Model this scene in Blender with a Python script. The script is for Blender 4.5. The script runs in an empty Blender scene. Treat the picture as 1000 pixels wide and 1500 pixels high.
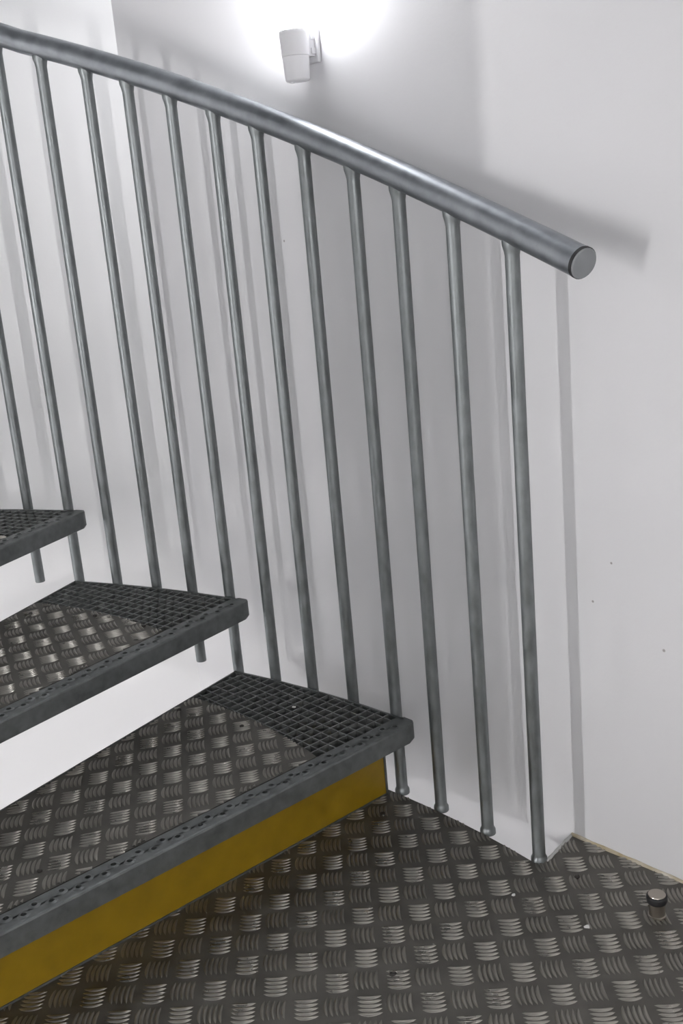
import bpy, bmesh, math, random
from math import sin, cos, pi, sqrt, atan2, hypot
from mathutils import Vector, Matrix
random.seed(7)
SC = bpy.context.scene
COL = SC.collection

# ------------------------------------------------------------------ measured layout (metres)
F_PX = 1600.0
PITCH, ROLL, CAM_Z = 0.2631735, -0.0895694, 1.1929875
AX, AY = -1.6177428, 0.5166672            # axis of the winding stair
RB = 2.3189953                            # radius of the baluster ring
PH0, DPH = 0.6007795, 0.0501227
JIT = [-.0290, -.0079, .0055, .0012, .0091, .0123, .0081, .0051, .0022, -.0051, -.0012, -.0012, .0041]
RISE = 0.185
RT = 2.3045                               # outer radius of the treads
D_NOSE, D_BACK, A_NOSE, A_BACK = 0.0348847, 0.0040145, -0.0431387, -0.0004377
RAIL_R, BAL_R = 0.0247, 0.0123
RAILC = (-0.47324834, 1.10339178, 0.06989472, 0.8259096)
WA0, APO = 0.7088441, 2.4098297           # octagonal shaft: normal angle of the lamp wall, apothem

def rail_z(t):                            # height of the handrail centre line at angle t
    if t > 1.12:
        t0 = 1.12
        z0 = ((RAILC[0]*t0+RAILC[1])*t0+RAILC[2])*t0+RAILC[3]
        return z0 + (t-t0)*RISE/(4*DPH)
    return ((RAILC[0]*t+RAILC[1])*t+RAILC[2])*t+RAILC[3]
def phi_b(k):
    return PH0 + DPH*k + (JIT[k]/RB if 0 <= k < 13 else 0)
def pol(r, t): return (AX+r*cos(t), AY+r*sin(t))

# ------------------------------------------------------------------ helpers
def mesh_obj(name, verts, faces, mat=None, parent=None, smooth=False, mats=None, fmat=None):
    me = bpy.data.meshes.new(name)
    me.from_pydata([tuple(v) for v in verts], [], faces)
    me.validate()
    for m in (mats or ([mat] if mat else [])): me.materials.append(m)
    if fmat:
        for p, i in zip(me.polygons, fmat): p.material_index = i
    if smooth:
        for p in me.polygons: p.use_smooth = True
    o = bpy.data.objects.new(name, me); COL.objects.link(o)
    if parent: o.parent = parent
    return o
class MB:
    def __init__(s): s.v = []; s.f = []; s.s = []
    def add(s, v, f):
        b = len(s.v); s.v += [tuple(x) for x in v]; s.f += [tuple(i+b for i in q) for q in f]
    def box(s, x0, x1, y0, y1, z0, z1, M=None):
        v = [(x, y, z) for z in (z0, z1) for y in (y0, y1) for x in (x0, x1)]
        if M: v = [M(*q) for q in v]
        s.add(v, [(0,2,3,1), (4,5,7,6), (0,1,5,4), (2,6,7,3), (0,4,6,2), (1,3,7,5)])
    def prism(s, poly, z0, z1):
        n = len(poly)
        v = [(x, y, z0) for x, y in poly]+[(x, y, z1) for x, y in poly]
        s.add(v, [tuple(range(n-1, -1, -1)), tuple(range(n, 2*n))]+[(i, (i+1) % n, n+(i+1) % n, n+i) for i in range(n)])
    def sweep(s, path, prof_fn, closed_caps=True):
        """rings: list of lists of points"""
        rings = [prof_fn(i) for i in range(len(path))]
        n = len(rings[0]); b = len(s.v)
        for r in rings: s.v += [tuple(p) for p in r]
        for i in range(len(rings)-1):
            for j in range(n):
                a = b+i*n+j; c = b+i*n+(j+1) % n
                s.f.append((a, c, c+n, a+n))
        if closed_caps:
            s.f.append(tuple(b+j for j in range(n-1, -1, -1)))
            s.f.append(tuple(b+(len(rings)-1)*n+j for j in range(n)))
    def lathe(s, prof, c=(0, 0, 0), n=24, axis=None, cap=True):
        """prof: list of (r, h) along axis"""
        ax = Vector(axis or (0, 0, 1)).normalized()
        u = ax.orthogonal().normalized(); w = ax.cross(u); c = Vector(c)
        if axis is None: u, w = Vector((1, 0, 0)), Vector((0, 1, 0))
        s.sweep(prof, lambda i: [c+ax*prof[i][1]+(u*cos(2*pi*j/n)+w*sin(2*pi*j/n))*prof[i][0] for j in range(n)], cap)
    def build(s, name, mat, parent=None, smooth=False, angle=None):
        o = mesh_obj(name, s.v, s.f, mat, parent, smooth or angle is not None)
        if angle is not None:
            o.data.set_sharp_from_angle(angle=math.radians(angle))
        return o
def empty(name, loc=(0, 0, 0)):
    o = bpy.data.objects.new(name, None); COL.objects.link(o); o.location = loc
    o.empty_display_size = .1
    return o
def tag(o, label, cat, group=None):
    o['label'] = label; o['category'] = cat
    if group: o['group'] = group
    return o
def struct(o): o['kind'] = 'structure'; return o
def put(part, root):                      # parts are written in world space; the root stands at its own base
    part.parent = root; part.matrix_parent_inverse = Matrix.Translation(root.location).inverted()
    return part

# ------------------------------------------------------------------ materials
def mat(name, base, rough=.5, metal=0, **kw):
    m = bpy.data.materials.new(name); m.use_nodes = True
    b = m.node_tree.nodes['Principled BSDF']
    b.inputs['Base Color'].default_value = (*base, 1); b.inputs['Roughness'].default_value = rough
    b.inputs['Metallic'].default_value = metal
    for k, v in kw.items(): b.inputs[k].default_value = v
    return m
def N(m, t, **kw):
    n = m.node_tree.nodes.new(t)
    for k, v in kw.items(): setattr(n, k, v)
    return n
def L(m, a, b): m.node_tree.links.new(a, b)
def noise_mix(m, scale, c0, c1, lo=.35, hi=.65, detail=4, r0=None, r1=None, bump=0, bscale=None, stretch=None, vor=False):
    b = m.node_tree.nodes['Principled BSDF']
    g = N(m, 'ShaderNodeNewGeometry'); mp = N(m, 'ShaderNodeMapping')
    L(m, g.outputs['Position'], mp.inputs['Vector'])
    if stretch: mp.inputs['Scale'].default_value = stretch
    if vor:
        n = N(m, 'ShaderNodeTexVoronoi'); n.inputs['Scale'].default_value = scale; out = n.outputs['Color']
    else:
        n = N(m, 'ShaderNodeTexNoise'); n.inputs['Scale'].default_value = scale; n.inputs['Detail'].default_value = detail; out = n.outputs['Fac']
    L(m, mp.outputs[0], n.inputs['Vector'])
    mr = N(m, 'ShaderNodeMapRange'); mr.inputs['From Min'].default_value = lo; mr.inputs['From Max'].default_value = hi
    L(m, out, mr.inputs['Value'])
    mx = N(m, 'ShaderNodeMix', data_type='RGBA')
    mx.inputs[6].default_value = (*c0, 1); mx.inputs[7].default_value = (*c1, 1)
    L(m, mr.outputs[0], mx.inputs[0]); L(m, mx.outputs[2], b.inputs['Base Color'])
    if r0 is not None:
        m2 = N(m, 'ShaderNodeMapRange'); m2.inputs['To Min'].default_value = r0; m2.inputs['To Max'].default_value = r1
        L(m, mr.outputs[0], m2.inputs['Value']); L(m, m2.outputs[0], b.inputs['Roughness'])
    if bump:
        n2 = N(m, 'ShaderNodeTexNoise'); n2.inputs['Scale'].default_value = bscale; n2.inputs['Detail'].default_value = 3
        L(m, mp.outputs[0], n2.inputs['Vector'])
        bp = N(m, 'ShaderNodeBump'); bp.inputs['Strength'].default_value = bump; bp.inputs['Distance'].default_value = .002
        L(m, n2.outputs['Fac'], bp.inputs['Height']); L(m, bp.outputs[0], b.inputs['Normal'])
    return mx

GALV = mat('galvanised_steel', (.4, .42, .44), .45, .85)
noise_mix(GALV, 55, (.175, .188, .19), (.26, .278, .283), .3, .7, 5, .34, .52, bump=.12, bscale=160, stretch=(1, 1, .45))
GALV_RAIL = mat('handrail_steel', (.42, .45, .48), .38, .9)
noise_mix(GALV_RAIL, 38, (.245, .26, .277), (.335, .355, .375), .3, .7, 6, .36, .5, bump=.06, bscale=120)
GALV_T = mat('galvanised_tread_steel', (.25, .26, .27), .5, .75)
noise_mix(GALV_T, 45, (.135, .144, .143), (.215, .228, .227), .3, .7, 5, .4, .58, bump=.15, bscale=130)
GRATE = mat('grating_steel', (.2, .21, .21), .5, .7)
noise_mix(GRATE, 60, (.19, .20, .197), (.29, .30, .295), .3, .7, 4, .42, .6)
PLATE = mat('checker_plate', (.16, .15, .135), .55, .8)
noise_mix(PLATE, 16, (.112, .107, .095), (.17, .162, .145), .3, .7, 6, .45, .62, bump=.1, bscale=200)
BARS_LIT = mat('worn_checker_bars', (.42, .39, .35), .3, .95)  # bars along one direction: wall and lamp reflection painted in as brighter steel
noise_mix(BARS_LIT, 20, (.35, .33, .295), (.52, .495, .445), .3, .7, 5, .24, .36)
BARS_UNLIT = mat('dull_checker_bars', (.2, .19, .17), .5, .85)  # same steel, painted darker for the direction that reflects less light
noise_mix(BARS_UNLIT, 20, (.22, .21, .187), (.32, .305, .272), .3, .7, 5, .36, .48)
YEL = mat('yellow_paint', (.62, .39, .012), .45)
noise_mix(YEL, 25, (.22, .135, .002), (.27, .167, .004), .3, .7, 4)
CAP = mat('grey_plastic_cap', (.23, .24, .25), .5)
BLACK = mat('black_rubber', (.012, .012, .013), .55)
STOPM = mat('door_stop_steel', (.42, .38, .33), .28, 1)
LAMPW = mat('white_lamp_plastic', (.86, .86, .88), .35)
LAMPG = mat('grey_white_bracket', (.72, .72, .74), .4)
SEAL = mat('wall_sealant', (.5, .46, .38), .7)
noise_mix(SEAL, 22, (.42, .34, .2), (.62, .58, .5), .35, .65, 5)
SEALG = mat('grey_sealant', (.5, .5, .48), .6)
SCREW = mat('dark_screw', (.06, .055, .05), .5, .6)
FLAKE = mat('white_flake', (.75, .75, .73), .8)
CEIL = mat('grey_paint', (.72, .72, .72), .8)
def glow(name, col, st):
    m = mat(name, (.9, .9, .9), .4)
    b = m.node_tree.nodes['Principled BSDF']
    b.inputs['Emission Color'].default_value = (*col, 1); b.inputs['Emission Strength'].default_value = st
    return m
def wall_mat(name, base, specks=()):
    m = mat(name, base, .55)
    b = m.node_tree.nodes['Principled BSDF']
    g = N(m, 'ShaderNodeNewGeometry')
    n = N(m, 'ShaderNodeTexNoise'); n.inputs['Scale'].default_value = 140; n.inputs['Detail'].default_value = 3
    L(m, g.outputs['Position'], n.inputs['Vector'])
    bp = N(m, 'ShaderNodeBump'); bp.inputs['Strength'].default_value = .12; bp.inputs['Distance'].default_value = .002
    L(m, n.outputs['Fac'], bp.inputs['Height']); L(m, bp.outputs[0], b.inputs['Normal'])
    n2 = N(m, 'ShaderNodeTexNoise'); n2.inputs['Scale'].default_value = 1.6; n2.inputs['Detail'].default_value = 4
    L(m, g.outputs['Position'], n2.inputs['Vector'])
    mx = N(m, 'ShaderNodeMix', data_type='RGBA')
    mx.inputs[6].default_value = (*[c*.97 for c in base], 1); mx.inputs[7].default_value = (*base, 1)
    L(m, n2.outputs['Fac'], mx.inputs[0]); last = mx.outputs[2]
    for (P, r) in specks:                 # small dark marks on the paint
        v = N(m, 'ShaderNodeVectorMath', operation='DISTANCE'); v.inputs[1].default_value = P
        L(m, g.outputs['Position'], v.inputs[0])
        mr = N(m, 'ShaderNodeMapRange'); mr.inputs['From Min'].default_value = r*.5; mr.inputs['From Max'].default_value = r
        mr.inputs['To Min'].default_value = .75; mr.inputs['To Max'].default_value = 0
        L(m, v.outputs['Value'], mr.inputs['Value'])
        k = N(m, 'ShaderNodeMix', data_type='RGBA'); k.inputs[7].default_value = (.2, .18, .16, 1)
        L(m, mr.outputs[0], k.inputs[0]); L(m, last, k.inputs[6]); last = k.outputs[2]
    L(m, last, b.inputs['Base Color'])
    return m

# ------------------------------------------------------------------ camera
cp, sp, cr, sr = cos(PITCH), sin(PITCH), cos(ROLL), sin(ROLL)
fw = Vector((0, cp, -sp)); up0 = Vector((0, sp, cp)); rt0 = Vector((1, 0, 0))
rt = cr*rt0+sr*up0; up = -sr*rt0+cr*up0
cam_d = bpy.data.cameras.new('camera'); cam = bpy.data.objects.new('camera', cam_d); COL.objects.link(cam)
cam_d.sensor_fit = 'VERTICAL'; cam_d.sensor_height = 36; cam_d.sensor_width = 24; cam_d.lens = F_PX/1500*36
cam_d.clip_start = .01
M = Matrix((rt, up, -fw)).transposed().to_4x4(); M.translation = Vector((0, 0, CAM_Z)); cam.matrix_world = M
SC.camera = cam
def pix(x, y, z):                         # point of the plane at height z behind a photo pixel
    d = fw+rt*((x-500)/F_PX)+up*((750-y)/F_PX); c = Vector((0, 0, CAM_Z))
    return c+d*((z-CAM_Z)/d.z)
nW = Vector((cos(WA0), sin(WA0), 0)); dW = Vector((-sin(WA0), cos(WA0), 0))
AXIS = Vector((AX, AY, 0)); FOOT = AXIS+nW*APO
def pixwall(x, y):
    d = fw+rt*((x-500)/F_PX)+up*((750-y)/F_PX); c = Vector((0, 0, CAM_Z))
    return c+d*((FOOT-c).dot(nW)/d.dot(nW))
C0 = pix(838, 1222, 0); S0 = (C0-FOOT).dot(dW)
def wallpt(s, out, z):                    # s metres left of the floor corner, out metres off the lamp wall
    q = FOOT+dW*(S0+s)-nW*out
    return Vector((q.x, q.y, z))

# ------------------------------------------------------------------ octagonal shaft
ZB, ZT = -1.9, 3.4
def octv(k, apo=APO): 
    t = WA0+pi/8+k*pi/4; r = apo/cos(pi/8); return (AX+r*cos(t), AY+r*sin(t))
specks = [(pixwall(868, 881), .003), (pixwall(895, 825), .0028), (pixwall(972, 953), .0036), (pixwall(416, 353), .003), (pixwall(650, 1125), .002)]
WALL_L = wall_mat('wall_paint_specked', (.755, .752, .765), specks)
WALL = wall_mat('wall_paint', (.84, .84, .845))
names = ['right', 'back', 'back_left', 'left', 'front_left', 'front', 'front_right', 'side_right']
# side k lies between vertices k-1 and k; k=0 carries the lamp, k=1 is the wall left of the corner line
for k in range(8):
    a, b = octv(k-1), octv(k); a2, b2 = octv(k-1, APO+.12), octv(k, APO+.12)
    m = MB(); m.prism([a, b, b2, a2], ZB, ZT)
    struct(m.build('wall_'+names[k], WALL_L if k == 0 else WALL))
m = MB(); m.prism([octv(k, APO+.12) for k in range(8)], ZB-.1, ZB); struct(m.build('floor_lower', CEIL))

# ------------------------------------------------------------------ five-bar checker pattern
def checker_bars(mb, O, e1, e2, z, inside, box, H=.0021):
    O = Vector((*O, 0)); e1 = Vector((*e1, 0)); e2 = Vector((*e2, 0))
    Mi = Matrix(((e1.x, e2.x), (e1.y, e2.y))).inverted()
    cs = [Mi @ Vector((x-O.x, y-O.y)) for x in box[:2] for y in box[2:]]
    i0, i1 = math.floor(min(c.x for c in cs))-1, math.ceil(max(c.x for c in cs))+1
    j0, j1 = math.floor(min(c.y for c in cs))-1, math.ceil(max(c.y for c in cs))+1
    NU = 9
    for i in range(i0, i1+1):
        for j in range(j0, j1+1):
            c = O+e1*i+e2*j
            if not (box[0]-.06 < c.x < box[1]+.06 and box[2]-.06 < c.y < box[3]+.06): continue
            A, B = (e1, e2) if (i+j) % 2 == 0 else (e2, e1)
            la = A.length; An = A.normalized(); Bn = B.normalized(); lb = B.length
            for q in range(5):
                off = (q-2)*.165*lb
                run = []
                for u in range(NU):
                    t = -1+2*u/(NU-1)
                    sag = .07*lb*(1-t*t)*(1 if (i+j) % 2 == 0 else -1)
                    P = c+An*(t*.39*la)+Bn*(off+sag)
                    if inside(P.x, P.y): run.append((t, P))
                    elif run: break
                if len(run) < 3: continue
                b = len(mb.v)
                for t, P in run:
                    e = max(0, 1-t*t)
                    w = .063*lb*(e**.55)+.0002; h = H*(e**.4)
                    for dx, hz in ((-1, 0), (-.55, .8), (0, 1), (.55, .8), (1, 0)):
                        Q = P+Bn*(dx*w); mb.v.append((Q.x, Q.y, z+h*hz-(.0001 if hz == 0 else 0)))
                for u in range(len(run)-1):
                    for k in range(4):
                        a = b+u*5+k; f = (a, a+1, a+6, a+5)
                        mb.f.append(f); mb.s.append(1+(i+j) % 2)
def inside_poly(poly):
    n = len(poly)
    def f(x, y):
        c = False; j = n-1
        for i in range(n):
            xi, yi = poly[i]; xj, yj = poly[j]
            if (yi > y) != (yj > y) and x < (xj-xi)*(y-yi)/(yj-yi)+xi: c = not c
            j = i
        return c
    return f
def fix_normals(o):
    bm = bmesh.new(); bm.from_mesh(o.data)
    for f in bm.faces:
        f.smooth = f.material_index > 0
        if f.material_index > 0 and f.normal.z < 0: f.normal_flip()
    bm.to_mesh(o.data); bm.free()

# ------------------------------------------------------------------ landing (the floor)
tb0 = phi_b(0)-.006
corner_t = atan2(C0.y-AY, C0.x-AX)
land = [pol(.45, .98), pol(RT, .98)]
land += [pol(RT, .98+(tb0-.98)*i/12) for i in range(1, 13)]
land += [(C0.x, C0.y)]
for k in (-1, -2, -3): land.append(octv(k, APO))
land += [pol(.45, -1.4+(.98+1.4)*i/8) for i in range(0, 8)]
mb = MB(); mb.prism(land, -.045, 0); mb.s = [0]*len(mb.f)
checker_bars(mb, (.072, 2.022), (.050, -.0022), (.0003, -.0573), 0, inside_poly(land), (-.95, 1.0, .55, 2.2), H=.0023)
floor = struct(mesh_obj('floor', mb.v, mb.f, None, None, False, [PLATE, BARS_LIT, BARS_UNLIT], mb.s)); fix_normals(floor)
for (x, y) in [(575.5, 1427), (560, 1192), (845, 1285)]:
    P = pix(x, y, .001); s_ = MB(); s_.lathe([(.0055, -.001), (.0055, .0018), (.004, .0024), (.0032, .0012)], P, 14)
    s_.build('screw', SCREW, floor, angle=30)
# sealant along the foot of the walls
def bead(name, pts, r, material):
    m = MB(); pts = [Vector(p) for p in pts]
    def ring(i):
        d = (pts[min(i+1, len(pts)-1)]-pts[max(i-1, 0)]).normalized(); s = d.cross(Vector((0, 0, 1))).normalized(); u = s.cross(d)
        return [pts[i]+(s*cos(2*pi*j/8)+u*sin(2*pi*j/8))*r*(1+.18*sin(i*2.3)) for j in range(8)]
    m.sweep(pts, ring); return struct(m.build(name, material, smooth=True))
nb = 30
e_ = Vector((*octv(-1), 0)); cc = Vector((C0.x, C0.y, 0))
bead('trim_1', [cc+(e_-cc)*i/nb-nW*.001 for i in range(nb+1)], .0045, SEAL)
edge0 = Vector((*pol(RT+.02, tb0), 0))
bead('trim_2', [edge0+(cc-edge0)*i/8+Vector((0, 0, -.001)) for i in range(9)], .004, SEALG)

# ------------------------------------------------------------------ treads
def tread_frame(t):
    an = PH0+DPH*(4*t-1)+A_NOSE; u = Vector((cos(an), sin(an), 0)); v = Vector((-u.y, u.x, 0))
    ab = PH0+DPH*(4*t+3)+A_BACK; ub = Vector((cos(ab), sin(ab), 0)); vb = Vector((-ub.y, ub.x, 0))
    return u, v, ub, vb
PATTERN = {1: ((-.5971, 1.7978), (.0472, .0102), (.0072, -.0552)),
           2: ((-.7630, 2.3332), (.0437, .0214), (.0185, -.0493)),
           3: ((-1.0, 2.40), (.0392, .0286), (.0280, -.0445)),
           4: ((-1.3, 2.40), (.0330, .0350), (.0350, -.0390))}
STRIP = .046                               # depth of the perforated nosing strip
R_IN = .42
def make_tread(t, label):
    z = t*RISE; u, v, ub, vb = tread_frame(t)
    root = empty('stair_tread', AXIS+u*1.6+v*.2+Vector((0, 0, z-.042)))
    tag(root, label, 'stair tread', 'steel treads of the stair')
    O = AXIS+v*D_NOSE; OB = AXIS+vb*D_BACK
    P = lambda s, w, h=0: O+u*s+v*w+Vector((0, 0, z+h))           # s along nose, w back from the nose
    def wback(s):                          # depth of the tread at s (where the back line is met)
        q = O+u*s; den = v.dot(vb); return -(q-OB).dot(vb)/den
    def s_arc(w, R=RT):
        q0 = O+v*w-AXIS; b = q0.dot(u); c = q0.dot(q0)-R*R; return -b+sqrt(b*b-c)
    sN = s_arc(0)
    # nosing: perforated folded strip
    mb = MB(); pitch = .048; s0 = .35; nrow = int((sN-.016-s0)/pitch)
    s0 = sN-.016-nrow*pitch
    def cell(sa, sb, wa, wb, cs, cw, r=.0050):
        K = 12; ring = [(cs+r*cos(2*pi*k/K), cw+r*sin(2*pi*k/K)) for k in range(K)]
        ring2 = [(cs+2.1*r*cos(2*pi*k/K), cw+1.9*r*sin(2*pi*k/K)) for k in range(K)]
        b = len(mb.v)
        for (a, w) in ring: mb.v.append(P(a, w, .0020))
        for (a, w) in ring2: mb.v.append(P(a, w, 0))
        for (a, w) in ring: mb.v.append(P(a, w, -.006))
        cor = [(sa, wa), (sb, wa), (sb, wb), (sa, wb)]
        for (a, w) in cor: mb.v.append(P(a, w, 0))
        for k in range(K):
            k2 = (k+1) % K
            mb.f.append((b+k, b+K+k, b+K+k2, b+k2)); mb.f.append((b+k2, b+2*K+k2, b+2*K+k, b+k))
        mb.f.append(tuple(b+2*K+k for k in range(K)))
        c4 = b+3*K
        # fan from corners to the ring: ring index k angle 30k deg; corners at 225,315,45,135 deg
        idx = {0: (6, 7, 8, 9), 1: (9, 10, 11, 0), 2: (0, 1, 2, 3), 3: (3, 4, 5, 6)}
        for ci, ks in idx.items():
            for a_, b_ in zip(ks[:-1], ks[1:]): mb.f.append((c4+ci, b+K+b_, b+K+a_))
        for ci, k in ((0, 9), (1, 0), (2, 3), (3, 6)): mb.f.append((c4+ci, c4+(ci+1) % 4, b+K+k))
    half = STRIP/2
    for i in range(nrow):
        a = s0+i*pitch
        cell(a, a+pitch, .004, half, a+pitch*.5, .0165)
        a2 = a-pitch/2
        if i == 0: a2 = a; cell(a, a+pitch/2, half, STRIP, a+pitch*.25, .0285)
        else: cell(a2, a2+pitch, half, STRIP, a2+pitch*.5, .0285)
    e = s0+nrow*pitch
    mb.add([P(e-pitch/2, half), P(e, half), P(e, STRIP), P(e-pitch/2, STRIP)], [(0, 1, 2, 3)])
    # rounded outer end of the strip, folded front face, rear lip
    endp = [(e, STRIP), (e, .004)]+[(e+(sN+.004-e)*sin(q*pi/2/5), .004+(STRIP-.010)*(1-cos(q*pi/2/5))*0.35) for q in range(1, 6)]+[(sN+.002, .030), (sN-.004, STRIP)]
    mb.add([P(a, w) for a, w in endp], [tuple(range(len(endp)))])
    prof = [(.004, 0), (.0012, -.0009), (0, -.004), (0, -.040), (.003, -.0418), (.030, -.0418), (.030, -.040), (.005, -.038)]
    k = len(prof); ends = (s0, e)
    vs = [P(a, w, h) for a in ends for w, h in prof]
    mb.add(vs, [(i+1, i, k+i, k+i+1) for i in range(k-1)])
    # outer end plate, rounded in plan
    pr = [(e, 0)]+[(e+(sN+.006-e)*sin(q*pi/2/6), .013*(1-cos(q*pi/2/6))) for q in range(1, 7)]+[(sN+.006, .034)]
    b = len(mb.v)
    for a, w in pr:
        mb.v.append(P(a, w+.0012, -.0006)); mb.v.append(P(a, w, -.004)); mb.v.append(P(a, w, -.036)); mb.v.append(P(a-.004, w+.003, -.0418))
    for i in range(len(pr)-1):
        for q in range(3): mb.f.append((b+i*4+q, b+i*4+q+1, b+i*4+q+5, b+i*4+q+4))
    # cover between strip end and end plate
    top = [P(a, w+.0012, -.0006) for a, w in pr]+[P(sN-.006, STRIP, -.0006), P(e, STRIP, -.0006)]
    mb.add(top, [tuple(range(len(top)))])
    mb.add([P(s0, STRIP), P(sN-.006, STRIP), P(sN-.006, STRIP, -.012), P(s0, STRIP, -.012)], [(0, 1, 2, 3)])
    put(mb.build('nosing', GALV_T, None), root)
    # rim: outer curved band and rear bar
    mb = MB()
    tb_ = atan2((O+v*STRIP+u*s_arc(STRIP)-AXIS).y, (O+v*STRIP+u*s_arc(STRIP)-AXIS).x)
    sB = sqrt(RT*RT-D_BACK*D_BACK); pb = OB+ub*sB-AXIS; te = atan2(pb.y, pb.x)
    arc = [tb_-.008+(te-tb_+.008)*i/16 for i in range(17)]
    def ringband(i):
        q = arc[i]; c = [(RT-.004, 0), (RT, 0), (RT, -.034), (RT-.004, -.034)]
        return [Vector((*pol(r, q), z+h)) for r, h in c]
    mb.sweep(arc, ringband)
    for (h0, h1, w0, w1) in ((-.034, 0, -.004, 0),):
        vs = [OB+ub*a+vb*w+Vector((0, 0, z+h)) for h in (h0, h1) for w in (w0, w1) for a in (R_IN, sB)]
        mb.add(vs, [(0, 2, 3, 1), (4, 5, 7, 6), (0, 1, 5, 4), (2, 6, 7, 3), (0, 4, 6, 2), (1, 3, 7, 5)])
    put(mb.build('rim', GALV_T, None, angle=30), root)
    # checker plate on the grating
    tf = atan2((O+v*STRIP+u*2.08-AXIS).y, (O+v*STRIP+u*2.08-AXIS).x)
    tbk = te-.004
    r_of = lambda q: 2.083+(2.150-2.083)*max(0, min(1, (q-tf)/(tbk-tf)))
    outer = [tf+(tbk-tf)*i/12 for i in range(13)]
    poly = []
    for i, q in enumerate(outer):
        poly.append(pol(r_of(q)+.006*sin(pi*i/12), q))
    # front edge just behind the strip, rear edge just inside the rear bar
    fr = O+v*(STRIP+.0035); bk = OB-vb*.0055
    q0 = fr+u*R_IN; q1 = fr+u*(sqrt(poly[0][0]**2)*0+((Vector((*poly[0], 0))-fr).dot(u)))
    b0 = bk+ub*((Vector((*poly[-1], 0))-bk).dot(ub)); b1 = bk+ub*(R_IN+.03)
    poly = [(q0.x, q0.y), (q1.x, q1.y)]+poly[1:-1]+[(b0.x, b0.y), (b1.x, b1.y)]
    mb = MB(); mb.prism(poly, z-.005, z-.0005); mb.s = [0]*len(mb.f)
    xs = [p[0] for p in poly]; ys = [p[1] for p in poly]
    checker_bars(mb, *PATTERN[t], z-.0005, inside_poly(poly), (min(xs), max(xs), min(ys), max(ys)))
    plate = mesh_obj('checker_plate', mb.v, mb.f, None, None, False, [PLATE, BARS_LIT, BARS_UNLIT], mb.s); fix_normals(plate); put(plate, root)
    # grating: bearing bars along the nose, cross bars square to it
    mb = MB(); g = .0255; zt = -.0015
    for iw in range(2, 40):
        w = STRIP+.001+(iw-1)*g*.98
        s1 = s_arc(w, RT-.004)
        # begin under the plate edge
        s_lo = None
        a = s1-.30
        while a < s1:
            q = O+u*a+v*w; d = q-AXIS
            if hypot(d.x, d.y) > r_of(atan2(d.y, d.x))-.02 and (q-OB).dot(vb) < -.004:
                s_lo = a; break
            a += .004
        if s_lo is None or s1-s_lo < .01: continue
        mb.box(s_lo, s1, w-.0014, w+.0014, zt-.026, zt, P)
    for js in range(-2, 14):
        a = sN-.02-js*g
        # depth range
        run = []; w = STRIP
        while w < .75:
            q = O+u*a+v*w; d = q-AXIS; r = hypot(d.x, d.y)
            if r < RT-.003 and r > r_of(atan2(d.y, d.x))-.02 and (q-OB).dot(vb) < -.003: run.append(w)
            elif run: break
            w += .003
        if len(run) < 3: continue
        mb.box(a-.0012, a+.0012, run[0], run[-1], zt-.022, zt-.0005, P)
    put(mb.build('grating', GRATE, None), root)
    return root, P
T = {}
T[1] = make_tread(1, 'lowest grey steel stair tread, right above the yellow riser panel')
T[2] = make_tread(2, 'second steel stair tread up, with bright shiny checker plate, between two other treads')
T[3] = make_tread(3, 'topmost steel stair tread in view, its grating tip showing at the left edge')
T[4] = make_tread(4, 'steel stair tread continuing up beyond the left edge of the photo')
def screw(tr, x, y, t):
    P = pix(x, y, t*RISE); s_ = MB(); s_.lathe([(.0048, -.001), (.0048, .0018), (.003, .003), (.0005, .0032)], P, 12)
    o = s_.build('screw', SCREW, None, smooth=True); put(o, tr)
for x, y in ((354, 1064), (58, 1276), (262, 1040)): screw(T[1][0], x, y, 1)
for x, y in ((139, 902), (210, 917), (45, 899)): screw(T[2][0], x, y, 2)

# yellow riser panel under the first tread
u, v, ub, vb = tread_frame(1); O = AXIS+v*D_NOSE
rp = empty('riser_panel', O+u*1.4+v*.084)
tag(rp, 'mustard yellow painted riser panel under the lowest steel tread', 'riser panel')
fr_ = lambda s, w, z: O+u*s+v*w+Vector((0, 0, z))
m = MB(); m.box(.5, 2.283, .081, .085, .002, RISE-.040, fr_); put(m.build('panel', YEL), rp)
m = MB(); m.box(2.283, 2.288, .079, .110, .0, RISE-.030, fr_); m.box(.5, 2.283, .079, .083, 0, .004, fr_); put(m.build('edge_angle', GALV_T), rp)

# ------------------------------------------------------------------ railing
rail = empty('stair_railing', Vector((*pol(RB, phi_b(0)), 0)))
tag(rail, 'grey galvanised steel railing with round handrail and thin vertical balusters along the stair', 'railing')
T_END, T_TOP = .5225, 1.52
nn = 90; path = []
for i in range(nn+1):
    q = T_END+(T_TOP-T_END)*i/nn; path.append(Vector((*pol(RB, q), rail_z(q))))
def ring_rail(i, r=RAIL_R, n=28):
    d = (path[min(i+1, nn)]-path[max(i-1, 0)]).normalized(); s = d.cross(Vector((0, 0, 1))).normalized(); w = s.cross(d)
    return [path[i]+(s*cos(2*pi*j/n)+w*sin(2*pi*j/n))*r for j in range(n)]
m = MB(); m.sweep(path, ring_rail); hr = put(m.build('handrail', GALV_RAIL, None, angle=40), rail)
d0 = (path[0]-path[1]).normalized()
m = MB(); m.lathe([(RAIL_R-.001, -.001), (RAIL_R+.0006, 0), (RAIL_R+.0006, .0052), (RAIL_R-.0005, .0056)], path[0], 28, d0)
g_ = m.build('cap_gasket', BLACK, None, angle=30); g_.parent = hr; g_['label'] = 'black gasket ring'
m = MB(); m.lathe([(RAIL_R-.002, .0050), (RAIL_R-.0005, .0056), (RAIL_R-.0005, .0066), (RAIL_R-.002, .0082), (RAIL_R*.6, .0088), (.0005, .009)], path[0], 28, d0)
g_ = m.build('end_cap', CAP, None, angle=35); g_.parent = hr; g_['label'] = 'grey plastic end cap'
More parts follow.
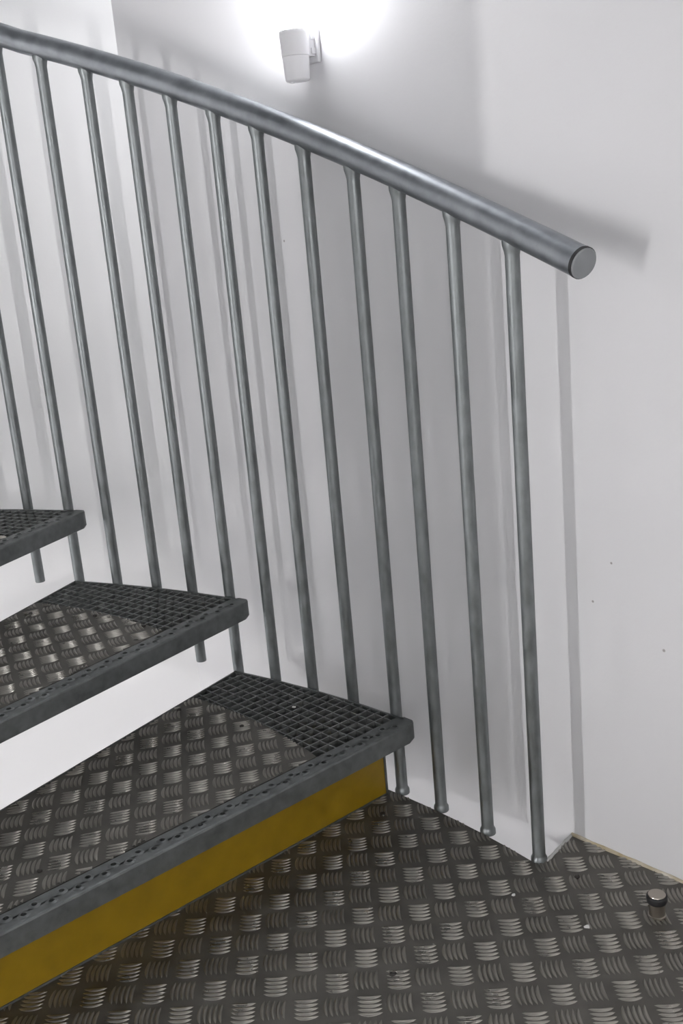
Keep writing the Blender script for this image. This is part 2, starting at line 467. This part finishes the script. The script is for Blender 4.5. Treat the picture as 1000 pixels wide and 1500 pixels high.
zb = {0: -.004, 1: -.004, 2: -.004, 3: -.004, 4: .02, 5: RISE-.034, 6: RISE-.034, 7: RISE-.034, 8: .187, 9: 2*RISE-.034, 10: 2*RISE-.034,
      11: 2*RISE-.034, 12: 2*RISE-.012, 13: 3*RISE-.034, 14: 3*RISE-.034, 15: 3*RISE-.034, 16: 3*RISE+.0, 17: 4*RISE-.034}
for k in range(0, 18):
    q = phi_b(k); x, y = pol(RB, q); z0 = zb[k]; z1 = rail_z(q)-RAIL_R*.55
    zr = rail_z(q)-RAIL_R*1.04
    r = BAL_R
    prof = [(r, z0)]
    if k <= 3: prof = [(r*1.28, z0), (r*1.25, z0+.009), (r*1.1, z0+.012), (r, z0+.016)]
    elif k in (4, 8, 12, 16): prof = [(r*.62, z0+.004), (r*.66, z0), (r*.96, z0), (r, z0+.002)]
    prof += [(r, z0+.3), (r, (z0+zr)/2), (r, zr-.018), (r*1.12, zr-.010), (r*1.32, zr-.001), (r*1.36, zr+.006), (r*1.1, z1)]
    m = MB(); m.lathe(prof, (x, y, 0), 18); put(m.build('baluster', GALV, None, angle=50), rail)

# ------------------------------------------------------------------ wall lamps
GLOW_V = glow('lit_lamp_tube', (.96, .965, 1), 48)
GLOW_W = glow('lit_lamp_tube_warm', (1, .98, .985), 90)
GLOW_L = glow('lit_long_tube', (1, .982, .985), 375)
GLOW_F = glow('fill_tube_behind', (1, .98, .985), 140)
GLOW_U = glow('fill_tube_under', (1, .98, .985), 170)
def wall_lamp(base, nrm, label, h=.24, glowm=None):
    """base: lamp axis at the foot of its holder; nrm points from the wall into the room; the wall is .06 behind"""
    root = empty('wall_lamp', base); tag(root, label, 'wall lamp', 'tube lamps on the shaft walls')
    n = Vector(nrm); s = Vector((0, 0, 1)).cross(n)
    m = MB(); m.lathe([(.0005, .0), (.019, .0), (.0225, .0015), (.0238, .004), (.0262, .045)], base, 32)
    m.lathe([(.004, -.0025), (.004, .001)], base+s*-.008+n*.008, 10)
    put(m.build('lower_cup', LAMPW, None, angle=40), root)
    m = MB(); m.lathe([(.0256, .0452), (.0268, .0462), (.0285, .085), (.0285, .090), (.0265, .0925), (.0230, .0925), (.0225, .082), (.0005, .082)], base, 32)
    put(m.build('holder_collar', LAMPW, None, angle=40), root)
    F = lambda a, o, z: base+s*a+n*o+Vector((0, 0, z))
    m = MB(); m.box(-.012, .012, -.040, -.020, .046, .088, F)
    for zz in (.050, .076): m.box(-.015, .015, -.042, -.030, zz, zz+.010, F)
    put(m.build('bracket', LAMPG, None), root)
    m = MB(); m.box(-.020, .020, -.049, -.040, .034, .096, F); o = put(m.build('wall_plate', LAMPG, None), root)
    bv = o.modifiers.new('bevel', 'BEVEL'); bv.width = .003; bv.segments = 2
    m = MB(); m.lathe([(.0225, .083), (.0225, .083+h), (.020, .083+h+.012), (.010, .083+h+.019), (.0005, .083+h+.02)], base, 24)
    put(m.build('tube_shade', glowm or GLOW_V, None, smooth=True), root)
    return root
LB = wallpt(.556, .050, 1.452)
wall_lamp(LB, -nW, 'white tube lamp glowing on the wall above the handrail', h=.55)
kL = WA0+pi/2                              # the wall to the left of the stair, out of the picture
nB = Vector((cos(kL), sin(kL), 0)); dB = Vector((-nB.y, nB.x, 0))
lowl = AXIS+nB*(APO-.050)+dB*.1+Vector((0, 0, -.35))
wall_lamp(lowl, -nB, 'white tube lamp low on the wall left of the stair', glowm=GLOW_W)

# long tube lamp on the far side of the shaft, behind the viewer to the left
b0 = Vector((*pol(RB, phi_b(0)), 0)); dirL = Vector((cos(.57), sin(.57), 0))
LP = b0-dirL*4.55
near = min(range(8), key=lambda k: -(LP-AXIS).dot(Vector((cos(WA0+k*pi/4), sin(WA0+k*pi/4), 0))))
nF = Vector((cos(WA0+near*pi/4), sin(WA0+near*pi/4), 0)); LP = LP+nF*(APO-.06-(LP-AXIS).dot(nF))
def tube_light(c, n, length, upright, label, gm):
    """c: middle of the tube, .06 off the wall; n points into the room"""
    root = empty('tube_light', c); tag(root, label, 'tube light')
    h = Vector((0, 0, 1)).cross(n); d = Vector((0, 0, 1)) if upright else h; e = h if upright else Vector((0, 0, 1))
    F = lambda a, o, l: c+e*a+n*o+d*l
    m = MB(); m.box(-.03, .03, -.06, -.022, -length/2-.03, length/2+.03, F)
    for q in (-1, 1): m.box(-.012, .012, -.022, .012, q*(length/2+.012)-.012, q*(length/2+.012)+.012, F)
    put(m.build('housing', LAMPW, None), root)
    m = MB(); m.lathe([(.0005, -length/2), (.016, -length/2), (.016, length/2), (.0005, length/2)], c, 14, d)
    put(m.build('tube', gm, None, smooth=True), root)
tube_light(Vector((LP.x, LP.y, .76)), -nF, 1.25, True, 'long upright tube light on the wall across the shaft from the railing', GLOW_L)
kF = WA0+6*pi/4; nR = Vector((cos(kF), sin(kF), 0))
tube_light(AXIS+nR*(APO-.06)+Vector((0, 0, 1.05)), -nR, 1.3, False, 'added horizontal fill tube on the wall behind the viewer, above the landing', GLOW_F)  # unseen fill light, added to lift the wall behind the balusters
tube_light(AXIS+nR*(APO-.06)+Vector((0, 0, -.45)), -nR, 1.3, False, 'added horizontal fill tube below the landing, lighting the wall under the treads', GLOW_U)  # unseen fill light, added to whiten the wall below the treads

# unseen post of the stair, set off its axis to shade the lamp wall
PC = Vector((-1.745, .70, 0))
pt_ = MB(); pt_.lathe([(.115, ZB), (.115, ZT)], PC, 40); 
post = tag(pt_.build('off_axis_post', GALV_T, None, angle=40), 'unseen thick round steel post, set off the stair axis to shade the lamp wall', 'post')

# ------------------------------------------------------------------ door stop on the landing
DS = pix(962, 1341, 0)
ds = empty('door_stop', DS); tag(ds, 'short steel door stop with black rubber ring standing on the checker plate floor', 'door stop')
m = MB(); m.lathe([(.0150, 0), (.0150, .003), (.0135, .004), (.0135, .036)], DS, 28); put(m.build('post', STOPM, None, angle=30), ds)
m = MB(); m.lathe([(.0134, .0265), (.0165, .0275), (.0178, .031), (.0178, .0375), (.0168, .0405), (.0145, .041)], DS, 28); put(m.build('rubber_ring', BLACK, None, smooth=True), ds)
m = MB(); m.lathe([(.0140, .039), (.0149, .0412), (.0144, .0424), (.0005, .0427)], DS, 28); put(m.build('top_disc', STOPM, None, angle=30), ds)

# small flakes of paint
def flake(P, r, label):
    m = MB(); n = 7; pts = []
    for j in range(n): pts.append((P.x+r*(.5+.6*random.random())*cos(2*pi*j/n), P.y+r*(.5+.6*random.random())*sin(2*pi*j/n)))
    m.prism(pts, P.z, P.z+.0012); o = m.build('paint_flake', FLAKE)
    return tag(o, label, 'paint flake')
flake(pix(430, 1036, RISE-.0015), .007, 'white paint flake lying on the grating of the lowest tread')
flake(pix(860, 1358, .0017), .006, 'white paint flake on the checker plate floor left of the door stop')
flake(pix(752, 1311, .0017), .005, 'tiny white paint flake on the floor in front of the last baluster')

# ------------------------------------------------------------------ light balance
w = bpy.data.worlds.new('world'); SC.world = w; w.use_nodes = True
w.node_tree.nodes['Background'].inputs[0].default_value = (.8, .85, .9, 1)
w.node_tree.nodes['Background'].inputs[1].default_value = .12
SC.view_settings.view_transform = 'Standard'; SC.view_settings.look = 'None'
SC.view_settings.gamma = 1; SC.view_settings.use_curve_mapping = False
SC.view_settings.exposure = 0.0
SC.cycles.max_bounces = 10; SC.cycles.diffuse_bounces = 6
SC.cycles.use_denoising = True
